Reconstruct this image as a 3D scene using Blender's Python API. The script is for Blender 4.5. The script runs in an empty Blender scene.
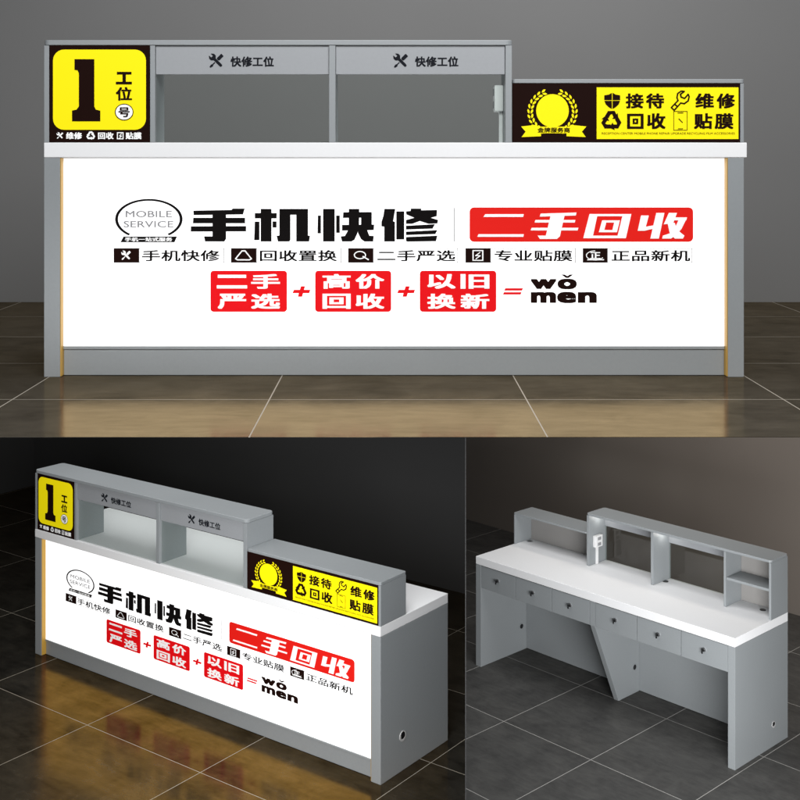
import bpy, bmesh, math, random
from mathutils import Vector, Matrix, geometry
random.seed(4)
scene = bpy.context.scene
COL = scene.collection
PI = math.pi

# ------------------------------------------------------------------ materials
def new_mat(name):
    m = bpy.data.materials.new(name); m.use_nodes = True
    return m, m.node_tree.nodes, m.node_tree.links, m.node_tree.nodes['Principled BSDF']

def plain(name, col, rough=.5, emit=0.0, emit_col=None, metallic=0.0, spec=.5):
    m, n, l, b = new_mat(name)
    b.inputs['Base Color'].default_value = (*col, 1)
    b.inputs['Roughness'].default_value = rough
    b.inputs['Metallic'].default_value = metallic
    b.inputs['Specular IOR Level'].default_value = spec
    if emit:
        b.inputs['Emission Color'].default_value = (*(emit_col or col), 1)
        b.inputs['Emission Strength'].default_value = emit
    return m

def laminate(name, col, rough=.42, amp=.05, scale=90, spec=.45):
    """board surface: faint mottling in colour and gloss, a whisper of orange-peel"""
    m, n, l, b = new_mat(name)
    tc = n.new('ShaderNodeTexCoord')
    no = n.new('ShaderNodeTexNoise'); no.inputs['Scale'].default_value = scale; no.inputs['Detail'].default_value = 5
    l.new(tc.outputs['Object'], no.inputs['Vector'])
    b.inputs['Specular IOR Level'].default_value = spec
    n2 = n.new('ShaderNodeTexNoise'); n2.inputs['Scale'].default_value = 2.3; n2.inputs['Detail'].default_value = 3
    l.new(tc.outputs['Object'], n2.inputs['Vector'])
    ad = n.new('ShaderNodeMath'); ad.operation = 'ADD'
    l.new(no.outputs['Fac'], ad.inputs[0]); l.new(n2.outputs['Fac'], ad.inputs[1])
    r = n.new('ShaderNodeMapRange')
    r.inputs['From Min'].default_value = .5; r.inputs['From Max'].default_value = 1.5
    r.inputs['To Min'].default_value = 1 - amp; r.inputs['To Max'].default_value = 1 + amp
    l.new(ad.outputs[0], r.inputs['Value'])
    v = n.new('ShaderNodeVectorMath'); v.operation = 'SCALE'
    v.inputs[0].default_value = col; l.new(r.outputs[0], v.inputs['Scale'])
    l.new(v.outputs[0], b.inputs['Base Color'])
    rr = n.new('ShaderNodeMapRange')
    rr.inputs['To Min'].default_value = rough - .08; rr.inputs['To Max'].default_value = rough + .08
    l.new(n2.outputs['Fac'], rr.inputs['Value']); l.new(rr.outputs[0], b.inputs['Roughness'])
    bp = n.new('ShaderNodeBump'); bp.inputs['Strength'].default_value = .06; bp.inputs['Distance'].default_value = .002
    l.new(no.outputs['Fac'], bp.inputs['Height']); l.new(bp.outputs[0], b.inputs['Normal'])
    return m

def tile_mat(name, x0, sx, y0, sy, dark, light, grout, rough, tint, f0, f90, hw=.002, mottle=1.5):
    m, n, l, b = new_mat(name)
    tc = n.new('ShaderNodeTexCoord'); sp = n.new('ShaderNodeSeparateXYZ'); l.new(tc.outputs['Object'], sp.inputs[0])
    def M(op, a, bb=None, c=None):
        q = n.new('ShaderNodeMath'); q.operation = op
        for i, v in enumerate((a, bb, c)):
            if v is None: continue
            if isinstance(v, (int, float)): q.inputs[i].default_value = v
            else: l.new(v, q.inputs[i])
        return q.outputs[0]
    dx = M('SUBTRACT', sp.outputs[0], x0); dy = M('SUBTRACT', sp.outputs[1], y0)
    ex = M('PINGPONG', dx, sx / 2); ey = M('PINGPONG', dy, sy / 2)
    e = M('MINIMUM', ex, ey)
    mask = M('LESS_THAN', e, hw)
    ix = M('FLOOR', M('DIVIDE', dx, sx)); iy = M('FLOOR', M('DIVIDE', dy, sy))
    cb = n.new('ShaderNodeCombineXYZ'); l.new(ix, cb.inputs[0]); l.new(iy, cb.inputs[1])
    wn = n.new('ShaderNodeTexWhiteNoise'); l.new(cb.outputs[0], wn.inputs['Vector'])
    off = n.new('ShaderNodeVectorMath'); off.operation = 'MULTIPLY_ADD'
    l.new(wn.outputs['Color'], off.inputs[0]); off.inputs[1].default_value = (30, 30, 30); l.new(tc.outputs['Object'], off.inputs[2])
    n1 = n.new('ShaderNodeTexNoise'); n1.inputs['Scale'].default_value = 5; n1.inputs['Detail'].default_value = 9
    n1.inputs['Roughness'].default_value = .68; n1.inputs['Distortion'].default_value = .4
    l.new(off.outputs[0], n1.inputs['Vector'])
    mp = n.new('ShaderNodeMapping'); mp.inputs['Scale'].default_value = (7, 30, 1); l.new(off.outputs[0], mp.inputs['Vector'])
    n2 = n.new('ShaderNodeTexNoise'); n2.inputs['Scale'].default_value = 1; n2.inputs['Detail'].default_value = 8
    n2.inputs['Roughness'].default_value = .7
    l.new(mp.outputs[0], n2.inputs['Vector'])
    f = M('ADD', M('MULTIPLY', n1.outputs['Fac'], .6), M('MULTIPLY', n2.outputs['Fac'], .4))
    f = M('ADD', f, M('MULTIPLY', M('SUBTRACT', wn.outputs['Value'], .5), .08))
    cr = n.new('ShaderNodeValToRGB')
    cr.color_ramp.elements[0].position = .3; cr.color_ramp.elements[0].color = (*dark, 1)
    cr.color_ramp.elements[1].position = .72; cr.color_ramp.elements[1].color = (*light, 1)
    l.new(f, cr.inputs[0])
    mx = n.new('ShaderNodeMix'); mx.data_type = 'RGBA'
    l.new(mask, mx.inputs['Factor']); l.new(cr.outputs[0], mx.inputs['A']); mx.inputs['B'].default_value = (*grout, 1)
    out = n['Material Output']; n.remove(b)
    ro = M('ADD', M('MULTIPLY', n1.outputs['Fac'], .16), rough - .08)
    ro = M('MAXIMUM', ro, M('MULTIPLY', mask, .5))
    h = M('SUBTRACT', M('MULTIPLY', f, .25), M('MULTIPLY', mask, 1.0))
    bp = n.new('ShaderNodeBump'); bp.inputs['Strength'].default_value = .12; bp.inputs['Distance'].default_value = .002
    l.new(h, bp.inputs['Height'])
    di = n.new('ShaderNodeBsdfDiffuse'); l.new(mx.outputs['Result'], di.inputs['Color']); l.new(bp.outputs[0], di.inputs['Normal'])
    gl = n.new('ShaderNodeBsdfGlossy'); l.new(ro, gl.inputs['Roughness']); l.new(bp.outputs[0], gl.inputs['Normal'])
    gv = n.new('ShaderNodeVectorMath'); gv.operation = 'SCALE'; gv.inputs[0].default_value = tint
    l.new(M('MAXIMUM', M('ADD', M('MULTIPLY', f, mottle), 1 - mottle * .5), .15), gv.inputs['Scale']); l.new(gv.outputs[0], gl.inputs['Color'])
    lw = n.new('ShaderNodeLayerWeight'); lw.inputs['Blend'].default_value = .5
    fr = M('MULTIPLY_ADD', M('POWER', lw.outputs['Facing'], 4), f90, f0)
    fr = M('MULTIPLY', fr, M('SUBTRACT', 1.0, M('MULTIPLY', mask, .8)))
    ms = n.new('ShaderNodeMixShader'); l.new(fr, ms.inputs[0]); l.new(di.outputs[0], ms.inputs[1]); l.new(gl.outputs[0], ms.inputs[2])
    l.new(ms.outputs[0], out.inputs['Surface'])
    return m

def wall_mat(name, col, amp=.08):
    m, n, l, b = new_mat(name)
    tc = n.new('ShaderNodeTexCoord')
    no = n.new('ShaderNodeTexNoise'); no.inputs['Scale'].default_value = .9; no.inputs['Detail'].default_value = 6
    l.new(tc.outputs['Object'], no.inputs['Vector'])
    r = n.new('ShaderNodeMapRange'); r.inputs['To Min'].default_value = 1 - amp; r.inputs['To Max'].default_value = 1 + amp
    l.new(no.outputs['Fac'], r.inputs['Value'])
    v = n.new('ShaderNodeVectorMath'); v.operation = 'SCALE'; v.inputs[0].default_value = col
    l.new(r.outputs[0], v.inputs['Scale']); l.new(v.outputs[0], b.inputs['Base Color'])
    b.inputs['Roughness'].default_value = .8; b.inputs['Specular IOR Level'].default_value = .08
    n3 = n.new('ShaderNodeTexNoise'); n3.inputs['Scale'].default_value = 160; n3.inputs['Detail'].default_value = 3
    l.new(tc.outputs['Object'], n3.inputs['Vector'])
    bp = n.new('ShaderNodeBump'); bp.inputs['Strength'].default_value = .05; bp.inputs['Distance'].default_value = .002
    l.new(n3.outputs['Fac'], bp.inputs['Height']); l.new(bp.outputs[0], b.inputs['Normal'])
    return m

def glass_mat():
    m, n, l, b = new_mat('clear_glass')
    out = n['Material Output']; n.remove(b)
    tr = n.new('ShaderNodeBsdfTransparent'); tr.inputs['Color'].default_value = (.93, .95, .94, 1)
    gl = n.new('ShaderNodeBsdfGlossy'); gl.inputs['Roughness'].default_value = .02
    lw = n.new('ShaderNodeLayerWeight'); lw.inputs['Blend'].default_value = .5
    pw = n.new('ShaderNodeMath'); pw.operation = 'POWER'; pw.inputs[1].default_value = 5; l.new(lw.outputs['Facing'], pw.inputs[0])
    ma = n.new('ShaderNodeMath'); ma.operation = 'MULTIPLY_ADD'; ma.inputs[1].default_value = .9; ma.inputs[2].default_value = .03
    l.new(pw.outputs[0], ma.inputs[0])
    mx = n.new('ShaderNodeMixShader')
    l.new(ma.outputs[0], mx.inputs[0]); l.new(tr.outputs[0], mx.inputs[1]); l.new(gl.outputs[0], mx.inputs[2])
    l.new(mx.outputs[0], out.inputs['Surface'])
    return m

GREY = (.256, .274, .284)
M = dict(
    grey=laminate('grey_laminate', GREY),
    inner=laminate('pale_lining', (.265, .256, .247)),
    white=laminate('white_worktop', (.80, .805, .815), rough=.6, amp=.02, spec=.2),
    header=laminate('header_laminate', (.285, .297, .312)),
    lit=plain('backlit_white_film', (.8, .8, .8), .4, .85, (1, 1, 1)),
    gold=plain('gold_cheek_glow', (.42, .24, .04), .4, .10, (1, .62, .12), metallic=.2),  # rim glow of the lit panel put into the cheek's colour and emission
    black=plain('black_print', (.006, .005, .005), .6, spec=.03),
    ink=plain('dark_brown_print', (.012, .004, .003), .6, spec=.03),
    steel=plain('dark_steel_print', (.012, .013, .017), .6, spec=.03),
    red=plain('backlit_red_film', (.52, .003, .006), .6, .28, (1, .004, .008), spec=.1),
    orange=plain('backlit_scarlet_film', (.52, .009, .006), .6, .26, (1, .016, .010), spec=.1),
    grayprint=plain('grey_print', (.28, .28, .29), .6, spec=.03),
    lineprint=plain('hairline_print', (.20, .19, .19), .6, spec=.03),
    yellow=plain('yellow_sign_film', (.80, .66, .003), .55, .24, (1, .84, .004), spec=.1),
    whiteprint=plain('white_print', (.82, .82, .82), .5, .2, (1, 1, 1)),
    plastic=plain('white_plastic', (.78, .78, .78), .3),
    knob=plain('black_plastic', (.008, .008, .009), .3),
    chrome=plain('brushed_metal', (.55, .56, .57), .3, metallic=.9),
    ring=plain('grey_plastic', (.46, .46, .46), .35),
    glass=glass_mat(),
)

# ------------------------------------------------------------------ mesh helpers
def link(name, me, mat, parent=None):
    o = bpy.data.objects.new(name, me); COL.objects.link(o)
    if mat: me.materials.append(mat)
    if parent: o.parent = parent
    return o

def bm_obj(name, bm, mat, parent=None, smooth=False):
    bmesh.ops.recalc_face_normals(bm, faces=bm.faces)
    me = bpy.data.meshes.new(name); bm.to_mesh(me); bm.free()
    if smooth:
        for p in me.polygons: p.use_smooth = True
    return link(name, me, mat, parent)

def add_box(bm, x0, x1, y0, y1, z0, z1, bev=.0018):
    b2 = bmesh.new()
    bmesh.ops.create_cube(b2, size=1)
    for v in b2.verts:
        v.co = ((x0 + x1) / 2 + v.co.x * (x1 - x0), (y0 + y1) / 2 + v.co.y * (y1 - y0), (z0 + z1) / 2 + v.co.z * (z1 - z0))
    if bev:
        bv = min(bev, .3 * min(x1 - x0, y1 - y0, z1 - z0))
        bmesh.ops.bevel(b2, geom=list(b2.edges), offset=bv, segments=2, affect='EDGES', profile=.6)
    me = bpy.data.meshes.new('tmp'); b2.to_mesh(me); b2.free(); bm.from_mesh(me); bpy.data.meshes.remove(me)

def box(name, x0, x1, y0, y1, z0, z1, mat, parent, bev=.0018):
    bm = bmesh.new(); add_box(bm, x0, x1, y0, y1, z0, z1, bev)
    return bm_obj(name, bm, mat, parent)

def prism(name, pts, axis, a0, a1, mat, parent, bev=0):
    """closed outline in two axes swept along the third (axis 'x','y','z')"""
    bm = bmesh.new()
    def P(p, a): return {'x': (a, p[0], p[1]), 'y': (p[0], a, p[1]), 'z': (p[0], p[1], a)}[axis]
    lo = [bm.verts.new(P(p, a0)) for p in pts]; hi = [bm.verts.new(P(p, a1)) for p in pts]
    bm.faces.new(lo); bm.faces.new(hi[::-1])
    k = len(pts)
    for i in range(k): bm.faces.new((lo[i], hi[i], hi[(i + 1) % k], lo[(i + 1) % k]))
    bmesh.ops.recalc_face_normals(bm, faces=bm.faces)
    if bev: bmesh.ops.bevel(bm, geom=list(bm.edges), offset=bev, segments=1, affect='EDGES')
    return bm_obj(name, bm, mat, parent)

def rounded(x0, x1, y0, y1, r, seg=6):
    out = []
    for cx, cy, a in ((x1 - r, y0 + r, -PI / 2), (x1 - r, y1 - r, 0), (x0 + r, y1 - r, PI / 2), (x0 + r, y0 + r, PI)):
        for i in range(seg + 1):
            t = a + i * PI / 2 / seg; out.append((cx + r * math.cos(t), cy + r * math.sin(t)))
    return out

def add_cyl(bm, c, axis, r, h, seg=24, r_in=0):
    """disc or ring of height h starting at c along axis ('x','y','z', or negative '-x')"""
    s = -1 if axis[0] == '-' else 1; ax = axis[-1]
    def P(u, v, w):
        w *= s
        return {'x': (c[0] + w, c[1] + u, c[2] + v), 'y': (c[0] + u, c[1] + w, c[2] + v), 'z': (c[0] + u, c[1] + v, c[2] + w)}[ax]
    ring = lambda rr, w: [bm.verts.new(P(rr * math.cos(2 * PI * i / seg), rr * math.sin(2 * PI * i / seg), w)) for i in range(seg)]
    o0, o1 = ring(r, 0), ring(r, h)
    for i in range(seg): bm.faces.new((o0[i], o0[(i + 1) % seg], o1[(i + 1) % seg], o1[i]))
    if r_in:
        i0, i1 = ring(r_in, 0), ring(r_in, h)
        for i in range(seg):
            j = (i + 1) % seg
            bm.faces.new((i0[i], i1[i], i1[j], i0[j])); bm.faces.new((o1[i], o1[j], i1[j], i1[i])); bm.faces.new((o0[i], i0[i], i0[j], o0[j]))
    else:
        bm.faces.new(o1); bm.faces.new(o0[::-1])

def tag(o, label=None, cat=None, group=None, kind=None):
    if label: o['label'] = label
    if cat: o['category'] = cat
    if group: o['group'] = group
    if kind: o['kind'] = kind
    return o

# ------------------------------------------------------------------ lettering and marks
_glyphs = {}
def glyphs(body, weight):
    """2-D outline mesh of a string from the built-in font: (verts, faces) scaled to the unit square"""
    key = (body, weight)
    if key in _glyphs: return _glyphs[key]
    c = bpy.data.curves.new('t', 'FONT'); c.body = body; c.resolution_u = 3; c.space_character = 1.0 + weight * 1.5
    o = bpy.data.objects.new('t', c); COL.objects.link(o); bpy.context.view_layer.update()
    me = bpy.data.meshes.new_from_object(o.evaluated_get(bpy.context.evaluated_depsgraph_get()))
    bpy.data.objects.remove(o); bpy.data.curves.remove(c)
    xs = [v.co.x for v in me.vertices]; ys = [v.co.y for v in me.vertices]
    x0, x1, y0, y1 = min(xs), max(xs), min(ys), max(ys)
    W = weight
    shifts = [(0, 0)] + ([(W * a, W * b * .85) for a in (-1, 0, 1) for b in (-1, 0, 1) if a or b] if W else [])
    V = []; F = []; n = len(me.vertices)
    for q, (dx, dy) in enumerate(shifts):      # a heavier face: the outline swept round a small square
        V += [((v.co.x + dx - x0 + W) / (x1 - x0 + 2 * W), (v.co.y + dy - y0 + W) / (y1 - y0 + 2 * W), q) for v in me.vertices]
        F += [tuple(q * n + i for i in p.vertices) for p in me.polygons]
    bpy.data.meshes.remove(me)
    _glyphs[key] = (V, F); return V, F

class Print:
    """collects flat print in picture units (u right, v down) and links it as one mesh"""
    def __init__(s): s.V = []; s.F = []; s.k = 0
    def poly(s, pts):
        s.k = s.k % 20 + 1
        tri = geometry.tessellate_polygon([[Vector((p[0], p[1], 0)) for p in pts]])
        b = len(s.V); s.V += [(p[0], p[1], s.k) for p in pts]
        s.F += [tuple(b + i for i in t) for t in tri]
        return s
    def text(s, body, u0, u1, v0, v1, weight=.0, shear=0):
        V, F = glyphs(body, weight); s.k += 1; b = len(s.V)
        s.V += [(u0 + x * (u1 - u0) + shear * (y - .5) * (v1 - v0), v1 - y * (v1 - v0), 1 + q) for x, y, q in V]
        s.F += [tuple(b + i for i in f) for f in F]
        return s
    def rect(s, u0, v0, u1, v1): return s.poly([(u0, v0), (u1, v0), (u1, v1), (u0, v1)])
    def frame(s, u0, v0, u1, v1, w, h=None):
        h = h or w
        s.rect(u0, v0, u1, v0 + h); s.rect(u0, v1 - h, u1, v1); s.rect(u0, v0 + h, u0 + w, v1 - h); return s.rect(u1 - w, v0 + h, u1, v1 - h)
    def disc(s, u, v, ru, rv=None, seg=40):
        rv = rv or ru; return s.poly([(u + ru * math.cos(2 * PI * i / seg), v + rv * math.sin(2 * PI * i / seg)) for i in range(seg)])
    def ring(s, u, v, ru, rv, wu, wv=None, a0=0, a1=2 * PI, seg=48):
        wv = wv or wu; s.k += 1; b = len(s.V)
        for i in range(seg + 1):
            t = a0 + (a1 - a0) * i / seg
            s.V += [(u + ru * math.cos(t), v + rv * math.sin(t), s.k), (u + (ru - wu) * math.cos(t), v + (rv - wv) * math.sin(t), s.k)]
        s.F += [(b + 2 * i, b + 2 * i + 1, b + 2 * i + 3, b + 2 * i + 2) for i in range(seg)]
        return s
    def stroke(s, pts, w, closed=False):
        n = len(pts)
        for i in range(n if closed else n - 1):
            a, c = Vector(pts[i]), Vector(pts[(i + 1) % n]); d = (c - a).normalized(); q = Vector((-d.y, d.x)) * w / 2; e = d * w * .3
            s.poly([a - e + q, c + e + q, c + e - q, a - e - q])
        return s
    def crop(s, polys, u0, v0, k):
        for p in polys: s.poly([(u0 + a * k, v0 + b * k) for a, b in p])
        return s
    def build(s, name, mat, parent, mp, y, step=.00004):
        me = bpy.data.meshes.new(name)
        me.from_pydata([(mp(u, v)[0], y - k * step, mp(u, v)[1]) for u, v, k in s.V], [], s.F); me.update()
        bm = bmesh.new(); bm.from_mesh(me)
        for f in bm.faces:
            f.normal_update()
            if f.normal.y > 0: f.normal_flip()
        bm.to_mesh(me); bm.free()
        return link(name, me, mat, parent)

def rot2(pts, a, cx, cy, s):
    ca, sa = math.cos(a), math.sin(a)
    return [(cx + s * (x * ca - y * sa), cy + s * (x * sa + y * ca)) for x, y in pts]

def tools_icon(p, cx, cy, s):
    """crossed spanner and screwdriver"""
    jaw = [(-.10, -.16), (-.24, -.30), (-.24, -.46), (-.14, -.60), (-.08, -.62), (-.08, -.42), (.08, -.42), (.08, -.62), (.14, -.60), (.24, -.46), (.24, -.30), (.10, -.16), (.10, .42), (.06, .52), (-.06, .52), (-.10, .42)]
    p.poly(rot2(jaw, -PI / 4, cx, cy, s))
    p.poly(rot2([(-.10, -.60), (.10, -.60), (.12, -.56), (.12, -.18), (.06, -.12), (-.06, -.12), (-.12, -.18), (-.12, -.56)], PI / 4, cx, cy, s))
    p.poly(rot2([(-.04, .14), (.04, .14), (.04, .34), (.09, .44), (.05, .62), (-.05, .62), (-.09, .44), (-.04, .34)], PI / 4, cx, cy, s))
    return p

def recycle_icon(p, cx, cy, s):
    for k in range(3):
        a = k * 2 * PI / 3
        p.poly(rot2([(-.44, .38), (-.60, .12), (-.42, -.16), (-.22, -.04), (-.36, .16), (-.28, .22), (-.04, .22), (-.04, .46), (-.40, .46)], a, cx, cy, s))
        p.poly(rot2([(-.58, -.10), (-.30, -.32), (-.12, .02), (-.30, -.02)], a, cx, cy, s))
    return p

def wrench_outline(p, cx, cy, s, w):
    pts = [(-.52, .40), (-.36, .56), (.02, .14), (.22, .18), (.44, .02), (.50, -.22), (.44, -.36), (.24, -.12), (.04, -.20), (.00, -.36), (.22, -.52), (.04, -.54), (-.16, -.40), (-.20, -.16), (-.14, .0)]
    p.stroke(rot2(pts, 0, cx, cy, s), w, True)
    p.stroke(rot2([(-.34, .20), (-.16, .36)], 0, cx, cy, s), w)
    return p

# heavy display characters, drawn stroke by stroke (u0 = crop origin)
HEAD_A = [  # shou, ji
    [(72, 62), (293, 58), (300, 50), (370, 50), (360, 84), (74, 88)],
    [(72, 103), (372, 103), (372, 135), (70, 135)], [(58, 152), (378, 151), (378, 182), (57, 183)],
    [(183, 60), (262, 60), (262, 224), (252, 240), (140, 240), (134, 210), (183, 210)],
    [(428, 76), (555, 76), (555, 107), (428, 107)], [(462, 52), (525, 52), (525, 240), (462, 240)],
    [(428, 125), (455, 125), (455, 232), (424, 232)], [(531, 124), (554, 124), (554, 160), (531, 160)],
    [(570, 52), (736, 52), (736, 205), (748, 208), (742, 240), (668, 240), (668, 86), (634, 86), (634, 230), (628, 240), (562, 240), (554, 207), (570, 205)]]
HEAD_B = [  # kuai, xiu
    [(50, 90), (68, 90), (68, 193), (48, 193)], [(80, 52), (148, 52), (148, 240), (80, 240)], [(156, 90), (177, 90), (177, 190), (156, 190)],
    [(197, 71), (362, 70), (362, 102), (195, 104)], [(300, 72), (362, 72), (362, 146), (300, 146)],
    [(190, 144), (376, 142), (374, 174), (190, 177)],
    [(229, 52), (290, 52), (288, 160), (278, 195), (262, 230), (244, 240), (190, 240), (182, 210), (206, 208), (222, 180), (229, 150)],
    [(282, 170), (332, 165), (348, 206), (374, 208), (370, 240), (320, 240), (300, 226), (282, 190)],
    [(435, 52), (498, 52), (486, 124), (496, 126), (496, 240), (434, 240), (434, 155), (418, 152), (418, 126), (429, 92)],
    [(504, 66), (550, 66), (550, 228), (504, 228)],
    [(588, 50), (648, 50), (648, 60), (740, 58), (738, 94), (704, 103), (746, 116), (742, 136), (690, 138), (640, 122), (596, 138), (560, 138), (560, 116), (608, 103), (562, 84), (560, 66), (586, 64)],
    [(560, 149), (728, 140), (714, 166), (560, 171)], [(560, 183), (742, 174), (730, 197), (560, 203)], [(560, 214), (742, 206), (734, 238), (568, 241), (560, 236)]]
BANNER = [  # er shou hui shou on the red banner
    [(118, 117), (215, 114), (213, 122), (116, 125)], [(104, 134), (212, 134), (210, 141), (102, 141)], [(94, 155), (220, 155), (218, 162), (91, 162)],
    [(146, 118), (184, 116), (170, 178), (162, 185), (116, 185), (110, 176), (132, 176)],
    [(250, 118), (272, 118), (258, 183), (233, 183)], [(340, 118), (363, 118), (348, 183), (324, 183)],
    [(270, 118), (342, 118), (341, 124), (269, 124)], [(257, 176), (327, 176), (325, 183), (255, 183)],
    [(284, 135), (297, 135), (288, 167), (275, 167)], [(318, 135), (332, 135), (324, 167), (310, 167)], [(295, 135), (320, 135), (319, 141), (294, 141)], [(287, 161), (312, 161), (311, 167), (286, 167)],
    [(389, 122), (410, 122), (402, 152), (426, 148), (424, 157), (398, 163), (380, 163)], [(430, 115), (452, 115), (437, 184), (414, 184)],
    [(464, 115), (486, 115), (476, 142), (450, 146)], [(472, 127), (513, 127), (511, 135), (468, 135)],
    [(492, 130), (512, 130), (498, 158), (482, 176), (470, 184), (446, 184), (448, 176), (466, 170), (482, 152)],
    [(460, 140), (480, 142), (486, 160), (506, 176), (502, 184), (480, 184), (466, 168)]]

def front_graphics(panel, mp, y):
    """print on the lit front: laid out in the units of the sheet it was printed from"""
    e = y - .0012
    e2 = y - .0034
    # round shop emblem with its strip, figure left out
    p = Print().ring(147.6, 219.5, 34.2, 20.5, 3.0, 2.0, a0=PI * .705, a1=PI * 2.295)
    p.poly([(121.9, 237.0), (176.2, 236.9), (173.6, 242.7), (118.8, 242.7)])
    p.build('emblem_ring', M['black'], panel, mp, e)
    Print().text('手机一站式服务', 123.5, 171.5, 237.7, 241.9, .03).build('emblem_strip_lettering', M['whiteprint'], panel, mp, e2)
    Print().text('MOBILE', 124, 171, 211, 217.6, .016).text('SERVICE', 122, 172.5, 221.2, 227.8, .016).build('emblem_lettering', M['grayprint'], panel, mp, e)
    # headline
    Print().crop(HEAD_A, 180, 200, .175).crop(HEAD_B, 310, 200, .175).build('headline_lettering', M['black'], panel, mp, e)
    Print().rect(456.6, 208, 457.5, 242).build('divider_line', M['grayprint'], panel, mp, e)
    Print().poly(rounded(472.4, 698.8, 207.6, 242.3, 4.5)).build('red_banner', M['orange'], panel, mp, e)
    b = Print().crop(BANNER, 500, 170, .375)
    b.poly([(488.2, 214.4), (527.2, 214.4), (526.6, 217.2), (486.4, 217.2)]).poly([(481.4, 234.6), (527.2, 234.6), (526.8, 237.2), (480.2, 237.2)])
    b.build('banner_lettering', M['whiteprint'], panel, mp, e2)
    # five service tags
    tags = [(112, 137.5, 224, 140.5, 219.4, '手机快修'), (230.8, 256.3, 342.5, 260, 338, '回收置换'), (349.4, 374.6, 460.7, 379, 458, '二手严选'),
            (468.2, 493.4, 579.9, 497.6, 576.5, '专业贴膜'), (587, 611.8, 698, 616, 695.8, '正品新机')]
    for i, (a, c, d, t0, t1, s) in enumerate(tags):
        tg = Print().rect(a, 248.7, c, 263.3).build('service_tag', M['ink'], panel, mp, e)
        Print().frame(c, 248.7, d, 263.3, .62, .55).build('tag_border', M['lineprint'], panel, mp, e)
        Print().text(s, t0, t1, 250.6, 261.9, .021).build('tag_lettering', M['black'], panel, mp, e)
        p = Print(); cx, cy = (a + c) / 2, 256
        if i == 0: tools_icon(p, cx, cy, 9.5)
        elif i == 1: p.stroke([(cx - 8, 259.3), (cx - 1.6, 251.4), (cx + 1.6, 251.4), (cx + 8, 259.3), (cx + 6, 260.4), (cx - 6, 260.4)], 1.2, True)
        elif i == 2: p.ring(cx - .6, 255.6, 6.2, 4.1, 1.1, 1).stroke([(cx + 2.4, 257), (cx + 8, 260.2)], 1.2)
        elif i == 3: p.frame(cx - 5.5, 250.6, cx + 5.5, 261.4, 1.2, 1).stroke([(cx + 2, 253), (cx - 2.4, 256.2), (cx + 2.4, 256.2), (cx - 2, 259.4)], .9)
        else:
            p.ring(cx, 256, 9.2, 5, .9, .8, a0=PI * .15, a1=PI * 1.5).text('正', cx - 5, cx + 5.5, 252.6, 259.6, .03).rect(cx - 8, 259.8, cx + 9, 260.8)
        p.build('tag_icon', M['whiteprint'], panel, mp, e2)
    # equation of red blocks
    for u0, u1, s1, s2 in ((210, 287.5, '二手', '严选'), (316, 393, '高价', '回收'), (422, 499.4, '以旧', '换新')):
        Print().poly(rounded(u0, u1, 271.4, 312.8, 3.2)).build('red_block', M['red'], panel, mp, e)
        p = Print(); m_ = (u0 + u1) / 2
        for s, v0, v1 in ((s1, 274.6, 289.6), (s2, 294.4, 309.8)):
            for ch, a, c in ((s[0], u0 + 7.5, m_ - 2.5), (s[1], m_ + 2.5, u1 - 7)):
                if ch == '二': p.rect(a, 275.4, c, 278.6).rect(a - 1, 286, c + 1, 289.2)
                else: p.text(ch, a, c, v0, v1, .034)
        p.build('block_lettering', M['whiteprint'], panel, mp, e2)
    for u in (293, 399):
        p = Print().poly([(u + 1.5, 290.6), (u + 18.2, 290.6), (u + 17, 294), (u, 294)]).poly([(u + 8.6, 287), (u + 12.8, 287), (u + 9.8, 297.6), (u + 5.4, 297.6)])
        p.build('plus_sign', M['red'], panel, mp, e)
    p = Print().poly([(508.5, 289), (526.6, 289), (525.5, 291.4), (507.4, 291.4)]).poly([(507.2, 293), (525.2, 293), (524, 295.4), (506, 295.4)])
    p.build('equals_sign', M['red'], panel, mp, e)
    p = Print().text('w', 534.3, 560.3, 279.6, 290, .05).text('o', 561.4, 581, 279.2, 290.3, .05)
    p.poly([(565.2, 275.2), (568.6, 275.2), (571.3, 276.8), (574, 275.2), (577.4, 275.2), (572.6, 278.6), (570, 278.6)])
    p.text('m', 534.4, 560, 292.6, 303.9, .05).text('e', 561, 580.4, 292.4, 304.2, .05).text('n', 582, 601.2, 292.6, 303.9, .05)
    p.build('pinyin_lettering', M['ink'], panel, mp, e)

def number_sign_graphics(sign, mp, y):
    e, e2, e3 = y - .0012, y - .0028, y - .0044
    Print().poly(rounded(53, 146, 49.4, 129.7, 11)).build('yellow_field', M['yellow'], sign, mp, e)
    one = [(213, 117), (335, 117), (335, 408), (345, 428), (372, 434), (372, 500), (198, 500), (198, 434), (226, 428), (240, 408), (240, 205), (232, 186), (213, 183)]
    p = Print().crop([one], 40, 40, .1625)
    p.rect(117, 71.7, 131.6, 74.4).rect(116, 81.6, 132, 84.3).rect(122.6, 74, 126, 82)
    p.text('位', 116, 132.2, 86.8, 100.6, .03)
    p.ring(124.3, 112, 9.3, 8.4, .8)
    p.build('number_lettering', M['ink'], sign, mp, e2)
    Print().disc(124.3, 112, 8.4, 7.5).build('white_disc', M['whiteprint'], sign, mp, e2)
    Print().text('号', 118.6, 130, 107.2, 117.2, .03).build('disc_lettering', M['ink'], sign, mp, e3)
    p = Print(); tools_icon(p, 60, 135.6, 6.6)
    p.text('维修', 66, 82, 132.2, 139.2, .035); recycle_icon(p, 90.8, 135.6, 7.4)
    p.text('回收', 98, 113.6, 132.2, 139.2, .035).frame(117, 132.2, 123.6, 139.2, .9).stroke([(121.5, 133.6), (119.6, 136), (121.6, 136), (119.4, 138.2)], .7)
    p.text('贴膜', 125.6, 141.6, 132.2, 139.2, .035)
    p.build('bottom_lettering', M['whiteprint'], sign, mp, e)

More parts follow.
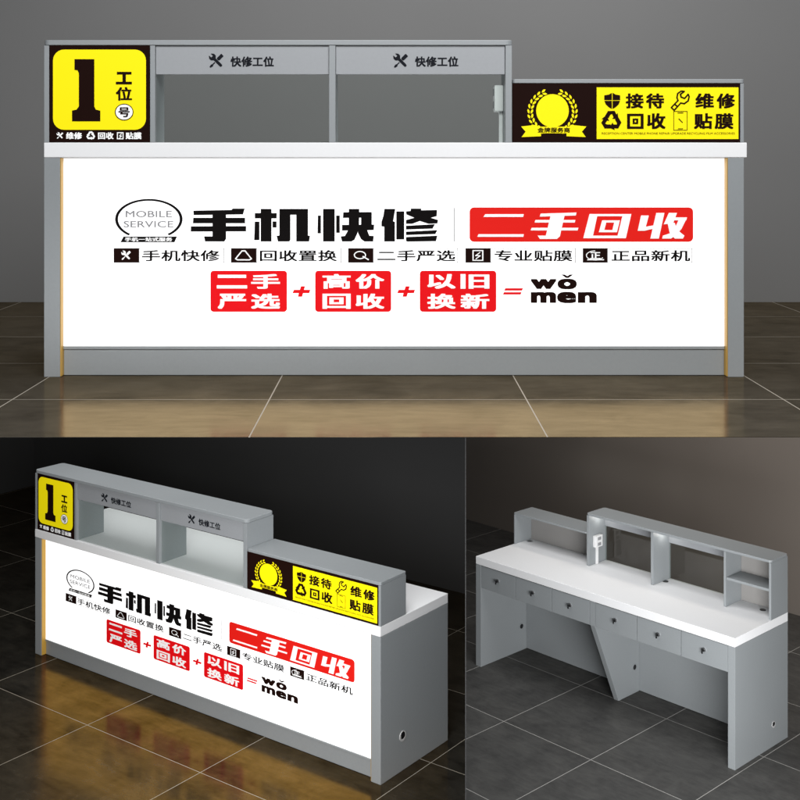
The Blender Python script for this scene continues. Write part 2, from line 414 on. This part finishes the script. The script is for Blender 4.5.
def service_sign_graphics(sign, mp, y):
    e, e2 = y - .0012, y - .0030
    Print().rect(597, 87.2, 739.4, 139).build('yellow_field', M['yellow'], sign, mp, e)
    # wreath with a yellow disc and a ribbon; the figure on it is left out
    p = Print().disc(552.6, 110.6, 16.4, 16.6)
    for sgn in (-1, 1):
        for k in range(11):
            t = math.radians(118 - k * 19.5 + 0) if False else math.radians(68 - k * 13.2)
            for rr, da, L in ((21.2, .36, 5.2), (24.6, -.30, 5.0)):
                cx, cy = 552.6 + sgn * (rr * math.cos(t) * .98), 112 - rr * math.sin(t) * .93
                a = (PI / 2 + t + da * 1.1)
                leaf = [(-.5, 0), (-.15, -.20), (.2, -.20), (.5, 0), (.2, .20), (-.15, .20)]
                q = rot2(leaf, -a, 0, 0, L)
                p.poly([(cx + sgn * x_, cy + y_) for x_, y_ in q])
    p.build('wreath', M['yellow'], sign, mp, e)
    r = Print().poly([(536, 126.6), (571.6, 126.6), (571.6, 133.2), (536, 133.2)])
    r.poly([(521, 126.4), (536.5, 124.8), (541, 129), (541, 136.2), (521.5, 137), (525.6, 131.6)])
    r.poly([(586.6, 126.4), (571, 124.8), (566.6, 129), (566.6, 136.2), (586, 137), (582, 131.6)])
    rb = r.build('ribbon', M['yellow'], sign, mp, e2)
    Print().text('金牌服务商', 537.5, 570, 127.4, 132.6, .03).build('ribbon_lettering', M['ink'], rb, mp, e2 - .0016)
    p = Print()
    for sx in (-1, 1):
        p.poly([(612.5 + sx * .35, 92.6), (612.5 + sx * 3.4, 94.4), (612.5 + sx * 8, 95.2), (612.5 + sx * 8, 100), (612.5 + sx * .35, 100)])
        p.poly([(612.5 + sx * .35, 100.7), (612.5 + sx * 7.9, 100.7), (612.5 + sx * 6.4, 104.4), (612.5 + sx * 3.2, 107.3), (612.5 + sx * .35, 108.8)])
    p.text('接', 626, 644, 93.2, 108.4, .034).text('待', 646.4, 664.6, 93.2, 108.4, .034)
    wrench_outline(p, 681, 100.4, 17.5, 1.5)
    p.text('维', 696, 714.6, 93.2, 108.4, .034).text('修', 717.4, 735.8, 93.2, 108.4, .034)
    recycle_icon(p, 611.6, 120.6, 17)
    p.frame(627.4, 113.6, 644, 128.8, 3, 2.4).frame(633, 118.4, 638.6, 124, 2, 1.7)
    p.text('收', 647.4, 666, 113, 129, .034)
    p.frame(674, 111, 688, 130.4, .55).rect(678, 112.4, 684, 113.2).rect(678.5, 128.4, 683.5, 129.2).stroke([(679.4, 118.8), (683, 122.4)], .9)
    p.text('贴', 694.6, 713, 113, 129, .034).text('膜', 715.4, 734.2, 113, 129, .034)
    p.build('service_lettering', M['ink'], sign, mp, e2)
    Print().text('RECEPTION CENTER MOBILE PHONE REPAIR UPGRADE RECYCLING FILM ACCESSORIES', 602, 735.6, 132.3, 134.4).build('fine_lettering', M['ink'], sign, mp, e2)

# ------------------------------------------------------------------ the counter
def grommet(name, parent, c, axis, r, mat_ring):
    bm = bmesh.new(); add_cyl(bm, c, axis, r, .003, 28, r * .62)
    g = bm_obj(name, bm, mat_ring, parent)
    up = r * .16 if axis[-1] == 'x' else 0
    bm = bmesh.new(); add_cyl(bm, (c[0], c[1], c[2] + up), axis, r * .66, .0034, 24)
    bm_obj('hole', bm, M['knob'], g)
    return g

def counter(loc, rz, d, label, graphics=True):
    L, D, H, t, Hu, Hl, dp, w, xs, xp, r, pl, tb, DH = (d[k] for k in ('L', 'D', 'H', 't', 'Hu', 'Hl', 'd', 'w', 'xs', 'xp', 'r', 'pl', 'tb', 'DH'))
    root = bpy.data.objects.new('service_counter', None); COL.objects.link(root)
    root.location = loc; root.rotation_euler = (0, 0, rz); root.empty_display_size = .2
    tag(root, label, 'counter', 'phone repair service counters')
    zt = H - t
    U = lambda u: (u - 44) / 700 * L
    def lerp(v, v0, v1, z0, z1): return z0 + (v - v0) / (v1 - v0) * (z1 - z0)
    # carcass
    for x0, x1, ax, cx in ((0, w, '-x', 0), (L - w, L, 'x', L)):
        ep = box('end_panel', x0, x1, 0, D, 0, zt - .001, M['grey'], root)
        grommet('cable_hole', ep, (cx, .2 if D > .6 else .16, .155), ax, .023, M['ring'])
        grommet('cable_hole', ep, (w if cx == 0 else L - w, .2, .2), 'x' if cx == 0 else '-x', .03, M['grey'])
    box('back_panel', w + .001, L - w - .001, .118, .136, .004, zt - .001, M['grey'], root)
    ws = box('worktop', -.0, L + d['over'], -.0015, D + .0015, zt, H, M['white'], root, .003)
    grommet('cable_hole', ws, (xs * .6, .09, H), 'z', .022, M['knob'])
    grommet('cable_hole', ws, (.146, .09, H), 'z', .022, M['knob'])
    grommet('cable_hole', ws, (L - .05, .085, H), 'z', .026, M['chrome'])
    # lit front
    lp = box('light_panel', w + .004, L - w - .004, r, r + .03, pl, zt - .002, M['lit'], root, 0)
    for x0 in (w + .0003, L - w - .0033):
        box('cheek_glow', x0, x0 + .003, .003, r + .012, .002, zt - .002, M['gold'], root, 0)  # thin glowing liners stand for the panel's glow on the posts
    box('plinth', w + .004, L - w - .004, r + .002, r + .02, .001, pl - .012, M['grey'], root)
    box('panel_trim', w + .004, L - w - .004, r - .003, r + .02, pl - .0105, pl - .001, M['grey'], root, .001)
    if graphics:
        mp = lambda u, v: (lerp(u, 60, 731.7, w, L - w), lerp(v, 157.5, 347.4, zt, pl))
        front_graphics(lp, mp, r)
    # tall shelf unit
    zb = Hu - tb
    prism('top_board', rounded(-.002, xs + .002, -.002, dp + .003, .022, 5), 'z', zb, Hu, M['grey'], root, .0015)
    bt = .0172
    box('partition', .0, bt, 0, dp, H + .0005, zb - .001, M['grey'], root)
    box('partition', xp - bt, xp, 0, dp, H + .0005, zb - .001, M['grey'], root)
    xm = U(329) * xs / 1.6046
    box('partition', xm, xm + .0225, 0, dp, H + .0005, zb - .001, M['grey'], root)
    xe = xs - .0225
    box('partition', xe, xs, 0, dp, H + .0005, zb - .001, M['grey'], root)
    zs = (H + zb) / 2 + .004
    box('shelf', bt + .001, xp - bt - .001, .028, dp - .008, zs - .009, zs + .009, M['grey'], root)
    box('lining_panel', bt + .001, xp - bt - .001, .0145, .0225, H + .001, zb - .001, M['inner'], root)
    sg = box('number_sign', bt + .001, xp - bt - .001, .001, .0135, H + .001, zb - .001, M['ink'], root, .001)
    tagv = lambda u, v: (lerp(u, 49, 150, bt, xp - bt), lerp(v, 45, 142.5, zb, H))
    number_sign_graphics(sg, tagv, .001)
    zh = lerp(74, 45, 142.5, zb, H)
    for i, (a, b_) in enumerate(((xp, xm), (xm + .0225, xe))):
        hb = box('header_board', a + .001, b_ - .001, .010, .026, zh, zb - .0025, M['header'], root, .001)
        u0, u1 = ((155, 329), (335.5, 505))[i]
        mh = lambda u, v, a=a, b_=b_, u0=u0, u1=u1: (lerp(u, u0, u1, a, b_), lerp(v, 45, 74, zb, zh))
        p = Print(); c0 = (216, 400.6)[i]
        tools_icon(p, c0, 60.6, 14.5)
        p.build('tool_icon', M['steel'], hb, mh, .0088)
        Print().text('快修工位', c0 + 14.2, c0 + 57.6, 56, 66.4, .032).build('header_lettering', M['steel'], hb, mh, .0088)
        box('glass_pane', a + .002, b_ - .002, .015, .020, H + .001, zh - .001, M['glass'], root, 0)
        bm = bmesh.new(); xl = (a + .07, a + .07)[i]
        add_cyl(bm, (xl, dp * .55, zb - .0005), '-z', .022, .006, 24)
        bm_obj('shelf_light', bm, M['plastic'], root)
    # low cabinet
    zc = Hl - tb * .78
    prism('cabinet_top', rounded(xs + .003, L + .001, -.002, dp + .003, .010, 4), 'z', zc, Hl, M['grey'], root, .0012)
    box('cabinet_end', L - .0125, L, 0, dp, H + .0005, zc - .001, M['grey'], root)
    ss = box('service_sign', xs + .002, L - .0135, .001, .0135, H + .001, zc - .001, M['ink'], root, .001)
    ms = lambda u, v: (lerp(u, 512.5, 741, xs + .002, L - .0135), lerp(v, 83, 142.5, zc, H))
    service_sign_graphics(ss, ms, .001)
    box('lining_panel', xs + .002, L - .0135, .0145, .0225, H + .001, zc - .001, M['inner'], root)
    # socket block on the partition, with its trunking
    zk = lerp(97, 40, 142.5, Hu, H)
    sk = box('power_socket', xe - .032, xe - .0005, dp * .40, dp * .78, zk - .046, zk + .046, M['plastic'], root, .005)
    for k in (-1, 1):
        box('socket_outlet', xe - .0335, xe - .031, dp * .50, dp * .68, zk + k * .022 - .012, zk + k * .022 + .012, M['grayprint'], sk, .002)
    box('cable_trunking', xe - .014, xe - .0005, dp * .54, dp * .64, H + .001, zk - .046, M['plastic'], sk, .002)
    # working side: drawers, locks, centre leg
    zd = zt - DH
    cw = .05; dw = (L - 2 * w - cw) / 6
    xc = L / 2 + .01
    box('centre_stile', xc - cw / 2 + .0015, xc + cw / 2 - .0015, .14, D - .003, zd, zt - .001, M['grey'], root)
    for half in (0, 1):
        x0 = (w, xc + cw / 2)[half]; x1 = (xc - cw / 2, L - w)[half]; q = (x1 - x0) / 3
        for k in range(3):
            a = x0 + k * q
            bm = bmesh.new()
            add_box(bm, a + .0028, a + q - .0028, D - .021, D - .003, zd, zt - .0045)
            add_box(bm, a + .012, a + q - .012, .16, D - .021, zd + .012, zt - .02, 0)
            dr = bm_obj('drawer', bm, M['grey'], root)
            m_ = a + q / 2; z_ = zt - DH * .5
            bm = bmesh.new(); add_cyl(bm, (m_, D - .004, z_ + .008), 'y', .015, .007, 24)
            lk = bm_obj('lock', bm, M['chrome'], dr)
            bm = bmesh.new(); add_box(bm, m_ - .004, m_ + .004, D + .004, D + .028, z_ + .010, z_ + .019, .002)
            add_box(bm, m_ - .0045, m_ + .0045, D + .019, D + .028, z_ - .014, z_ + .0135, .003)
            add_cyl(bm, (m_, D + .004, z_ + .008), 'y', .009, .012, 16)
            bm_obj('key', bm, M['knob'], lk)
    lg = prism('centre_leg', [(.137, .001), (.137 + (D - .137) * .47, .001), (D - .006, zd - .001), (.137, zd - .001)], 'x', xc - .022, xc + .022, M['grey'], root, .0015)
    grommet('cable_hole', lg, (xc - .022, .20, .2), '-x', .03, M['grey'])
    return root

BASE = dict(L=2.4, tb=.0172)
top = dict(BASE, D=.6, H=.804, t=.0515, Hu=1.155, Hl=1.021, d=.17, w=.055, xs=1.6046, xp=.3806, r=.030, pl=.1015, over=.010, DH=.16)
obl = dict(BASE, D=.5196, H=.6881, t=.0446, Hu=1.0154, Hl=.8808, d=.187, w=.053, xs=1.6018, xp=.352, r=.027, pl=.084, over=.0, DH=.15)
rear = dict(BASE, D=.7054, H=.8976, t=.0626, Hu=1.3202, Hl=1.1645, d=.2323, w=.055, xs=1.6274, xp=.38, r=.030, pl=.10, over=.0, DH=.185)
CAMZ = 4.114
T_Z, B_Z, R_Z = CAMZ - .727, CAMZ - 2.697, 0.0
TL, BL_, RL = (-1.2035, 4.183, T_Z), (-1.9873, 6.7381, B_Z), (2.8244, 8.7724, R_Z)
AB, AR = -.6401, 2.326
counter(TL, 0, top, 'largest grey counter, seen straight on with a glowing white front, on brown tiles')
counter(BL_, AB, obl, 'grey counter seen at an angle with its lit white front mirrored amber in black tiles')
counter(RL, AR, rear, 'grey counter seen from behind, with six locked drawers and a slanted centre leg', graphics=False)

# ------------------------------------------------------------------ the three rooms
def local(loc, a, wx, wy):
    dx, dy = wx - loc[0], wy - loc[1]; c, s = math.cos(-a), math.sin(-a)
    return (c * dx - s * dy, s * dx + c * dy)

def slab(name, pts, z1, z0, mat, loc, a, chamfer=0):
    bm = bmesh.new()
    hi = [bm.verts.new((*p, z1)) for p in pts]; lo = [bm.verts.new((*p, z0)) for p in pts]
    bm.faces.new(hi); bm.faces.new(lo[::-1]); k = len(pts)
    for i in range(k): bm.faces.new((hi[i], lo[i], lo[(i + 1) % k], hi[(i + 1) % k]))
    o = bm_obj(name, bm, mat); o.location = loc; o.rotation_euler = (0, 0, a)
    return tag(o, kind='structure')

mT = tile_mat('brown_tiles', .017, .797, .29, .69, (.021, .020, .0175), (.060, .056, .048), (.30, .275, .235), .14, (1, .72, .36), .09, .19, hw=.0020, mottle=1.3)
mB = tile_mat('black_tiles', .15, .77, .295, .685, (.007, .007, .0065), (.036, .035, .030), (.30, .27, .22), .17, (1, .52, .06), .088, .20, hw=.0018, mottle=2.2)
mR = tile_mat('dark_grey_tiles', -.035, .80, .39, .91, (.040, .040, .040), (.085, .085, .082), (.40, .39, .37), .36, (1, .92, .84), .03, .25, hw=.0024)

# upper floor: front edge cut back underneath like a landing
bm = bmesh.new()
y0, y1, X = 3.261 - TL[1], 6.47 - TL[1], 3.6
prof = [(y0, 0), (y1, 0), (y1, -.05), (y0 + .30, -.05), (y0 + .004, -.002)]
a = [bm.verts.new((-X + 1.2, p[0], p[1])) for p in prof]; b = [bm.verts.new((X + 1.2, p[0], p[1])) for p in prof]
bm.faces.new(a); bm.faces.new(b[::-1])
for i in range(5): bm.faces.new((a[i], b[i], b[(i + 1) % 5], a[(i + 1) % 5]))
fl = bm_obj('floor_upper', bm, mT); fl.location = TL; tag(fl, kind='structure')

def wall(name, x0, x1, y0_, y1_, z0, z1, mat, loc, a_):
    o = box(name, x0, x1, y0_, y1_, z0, z1, mat, None, 0)
    o.location = loc; o.rotation_euler = (0, 0, a_)
    return tag(o, kind='structure')

wT = wall_mat('grey_plaster', (.172, .172, .171)); wB = wall_mat('black_plaster', (.050, .050, .050)); wR = wall_mat('brown_plaster', (.165, .146, .130))
wall('wall_upper', -X + 1.2, X + 1.2, y1 + .001, y1 + .12, -.05, 3.2, wT, TL, 0)

K = .0582                                   # plan direction of the added light baffle between the two lower rooms
wl = lambda x, y: local(BL_, AB, x, y)
yb = 2.2
# where the light baffle meets the far wall of the dark room
lo_, hi_ = 4.0, 12.0
for _ in range(60):
    m_ = (lo_ + hi_) / 2
    if wl(K * m_, m_)[1] < yb: lo_ = m_
    else: hi_ = m_
Yend = lo_
xend = wl(K * Yend, Yend)[0]
pts = [wl(K * 4.3, 4.3), (xend, yb), (-2.95, yb), (-2.95, -2.5), wl(-3.6, 4.3)]
slab('floor_middle', pts, 0, -.1, mB, BL_, AB)
RH = 3.30 - B_Z
Y2 = Yend
while wl(K * Y2, Y2)[1] < yb + .1: Y2 += .002
x2 = wl(K * Y2, Y2)[0]
slab('wall_middle', [(-2.95, yb), (xend - .004, yb), (x2 - .012, yb + .1), (-2.95, yb + .1)], RH, -.1, wB, BL_, AB)
wall('wall_side', -3.05, -2.951, -2.5, yb + .1, -.1, RH, wB, BL_, AB)
bm = bmesh.new()
th = .003
fp = [(K * 4.3 - th, 4.3), (K * 4.3, 4.3), (K * Yend, Yend), (K * Yend - th, Yend)]
hi = [bm.verts.new((*p, 3.30)) for p in fp]; lo = [bm.verts.new((*p, .01)) for p in fp]
bm.faces.new(hi); bm.faces.new(lo[::-1])
for i in range(4): bm.faces.new((hi[i], lo[i], lo[(i + 1) % 4], hi[(i + 1) % 4]))
tag(bm_obj('light_baffle', bm, wB), kind='structure')  # added thin board, edge-on to the camera, stops light passing between the lower rooms

slab('floor_lower', [(-4.2, -2.25), (9, -2.25), (9, 5.2), (-4.2, 5.2)], 0, -.1, mR, RL, AR)
wall('wall_lower', -4.2, 9, -2.36, -2.251, -.1, 3.28, wR, RL, AR)

# ------------------------------------------------------------------ light
w = bpy.data.worlds.new('World'); scene.world = w; w.use_nodes = True
w.node_tree.nodes['Background'].inputs['Color'].default_value = (.92, .96, 1, 1)
w.node_tree.nodes['Background'].inputs['Strength'].default_value = .10

def area(name, loc, target, sx, sy, power, col=(1, 1, 1), spread=PI):
    l = bpy.data.lights.new(name, 'AREA'); l.shape = 'RECTANGLE'; l.size = sx; l.size_y = sy; l.energy = power; l.color = col; l.spread = spread
    o = bpy.data.objects.new(name, l); COL.objects.link(o); o.location = loc
    o.rotation_euler = (Vector(target) - Vector(loc)).to_track_quat('-Z', 'Y').to_euler()
    return o
def spot(name, loc, power, r=.02, col=(1, .97, .92)):
    l = bpy.data.lights.new(name, 'POINT'); l.energy = power; l.shadow_soft_size = r; l.color = col
    o = bpy.data.objects.new(name, l); COL.objects.link(o); o.location = loc; return o

area('upper_front_lamp', (.3, .6, T_Z + 2.7), (0, 4.2, T_Z + .6), 4.0, 1.6, 225, (.985, .99, 1))
area('upper_ceiling_lamp', (.6, 4.6, T_Z + 3.1), (.6, 5.0, T_Z), 3.2, 1.6, 75)
def tow(loc, a_, p):
    c, s = math.cos(a_), math.sin(a_); return (loc[0] + c * p[0] - s * p[1], loc[1] + s * p[0] + c * p[1], loc[2] + p[2])
area('middle_ceiling_lamp', tow(BL_, AB, (1.2, .1, 1.84)), tow(BL_, AB, (1.2, .2, 0)), 3.4, 1.2, 17, (1, 1, 1), math.radians(130))
area('middle_front_fill', tow(BL_, AB, (3.3, -2.3, 1.6)), tow(BL_, AB, (1.4, 0, .5)), 1.6, .8, 46, (.98, .99, 1), math.radians(110))  # added fill for the front and end panel, no fixture
area('lower_ceiling_lamp', tow(RL, AR, (1.2, 1.2, 3.1)), tow(RL, AR, (1.2, .5, 0)), 2.6, 1.2, 27, (1, 1, 1), math.radians(130))
area('lower_front_fill', (1.9, 5.3, 1.15), (1.9, 9.2, .55), 1.6, .8, 80, (.99, .995, 1), math.radians(120))  # added low fill, out of frame, to lift the drawer fronts
area('lower_wall_fill', tow(RL, AR, (.8, -.2, 3.1)), tow(RL, AR, (.9, -2.2, .5)), 4.2, .5, 24, (1, .90, .80), math.radians(140))  # added warm fill to brighten the wall beyond the counter
dxe = rear['xs'] - .0225
for xx in (dxe - .05, U_ - .05 if (U_ := (329 - 44) / 700 * 2.4 * rear['xs'] / 1.6046) else 0):
    spot('shelf_spot', tow(RL, AR, (xx, rear['d'] * .5, rear['Hu'] - .06)), .22, .02)

# ------------------------------------------------------------------ camera: level, with a vertical shift
cam = bpy.data.cameras.new('camera'); co = bpy.data.objects.new('camera', cam); COL.objects.link(co)
co.location = (0, 0, CAMZ); co.rotation_euler = (PI / 2, 0, 0)
cam.sensor_width = 36; cam.lens = 1220 / 800 * 36
cam.shift_x = 5 / 800; cam.shift_y = -235 / 800
cam.clip_start = .05; cam.clip_end = 200
scene.camera = co

scene.view_settings.view_transform = 'Standard'; scene.view_settings.look = 'None'
scene.view_settings.exposure = 0; scene.view_settings.gamma = 1
scene.render.resolution_x = scene.render.resolution_y = 1024
scene.cycles.max_bounces = 8
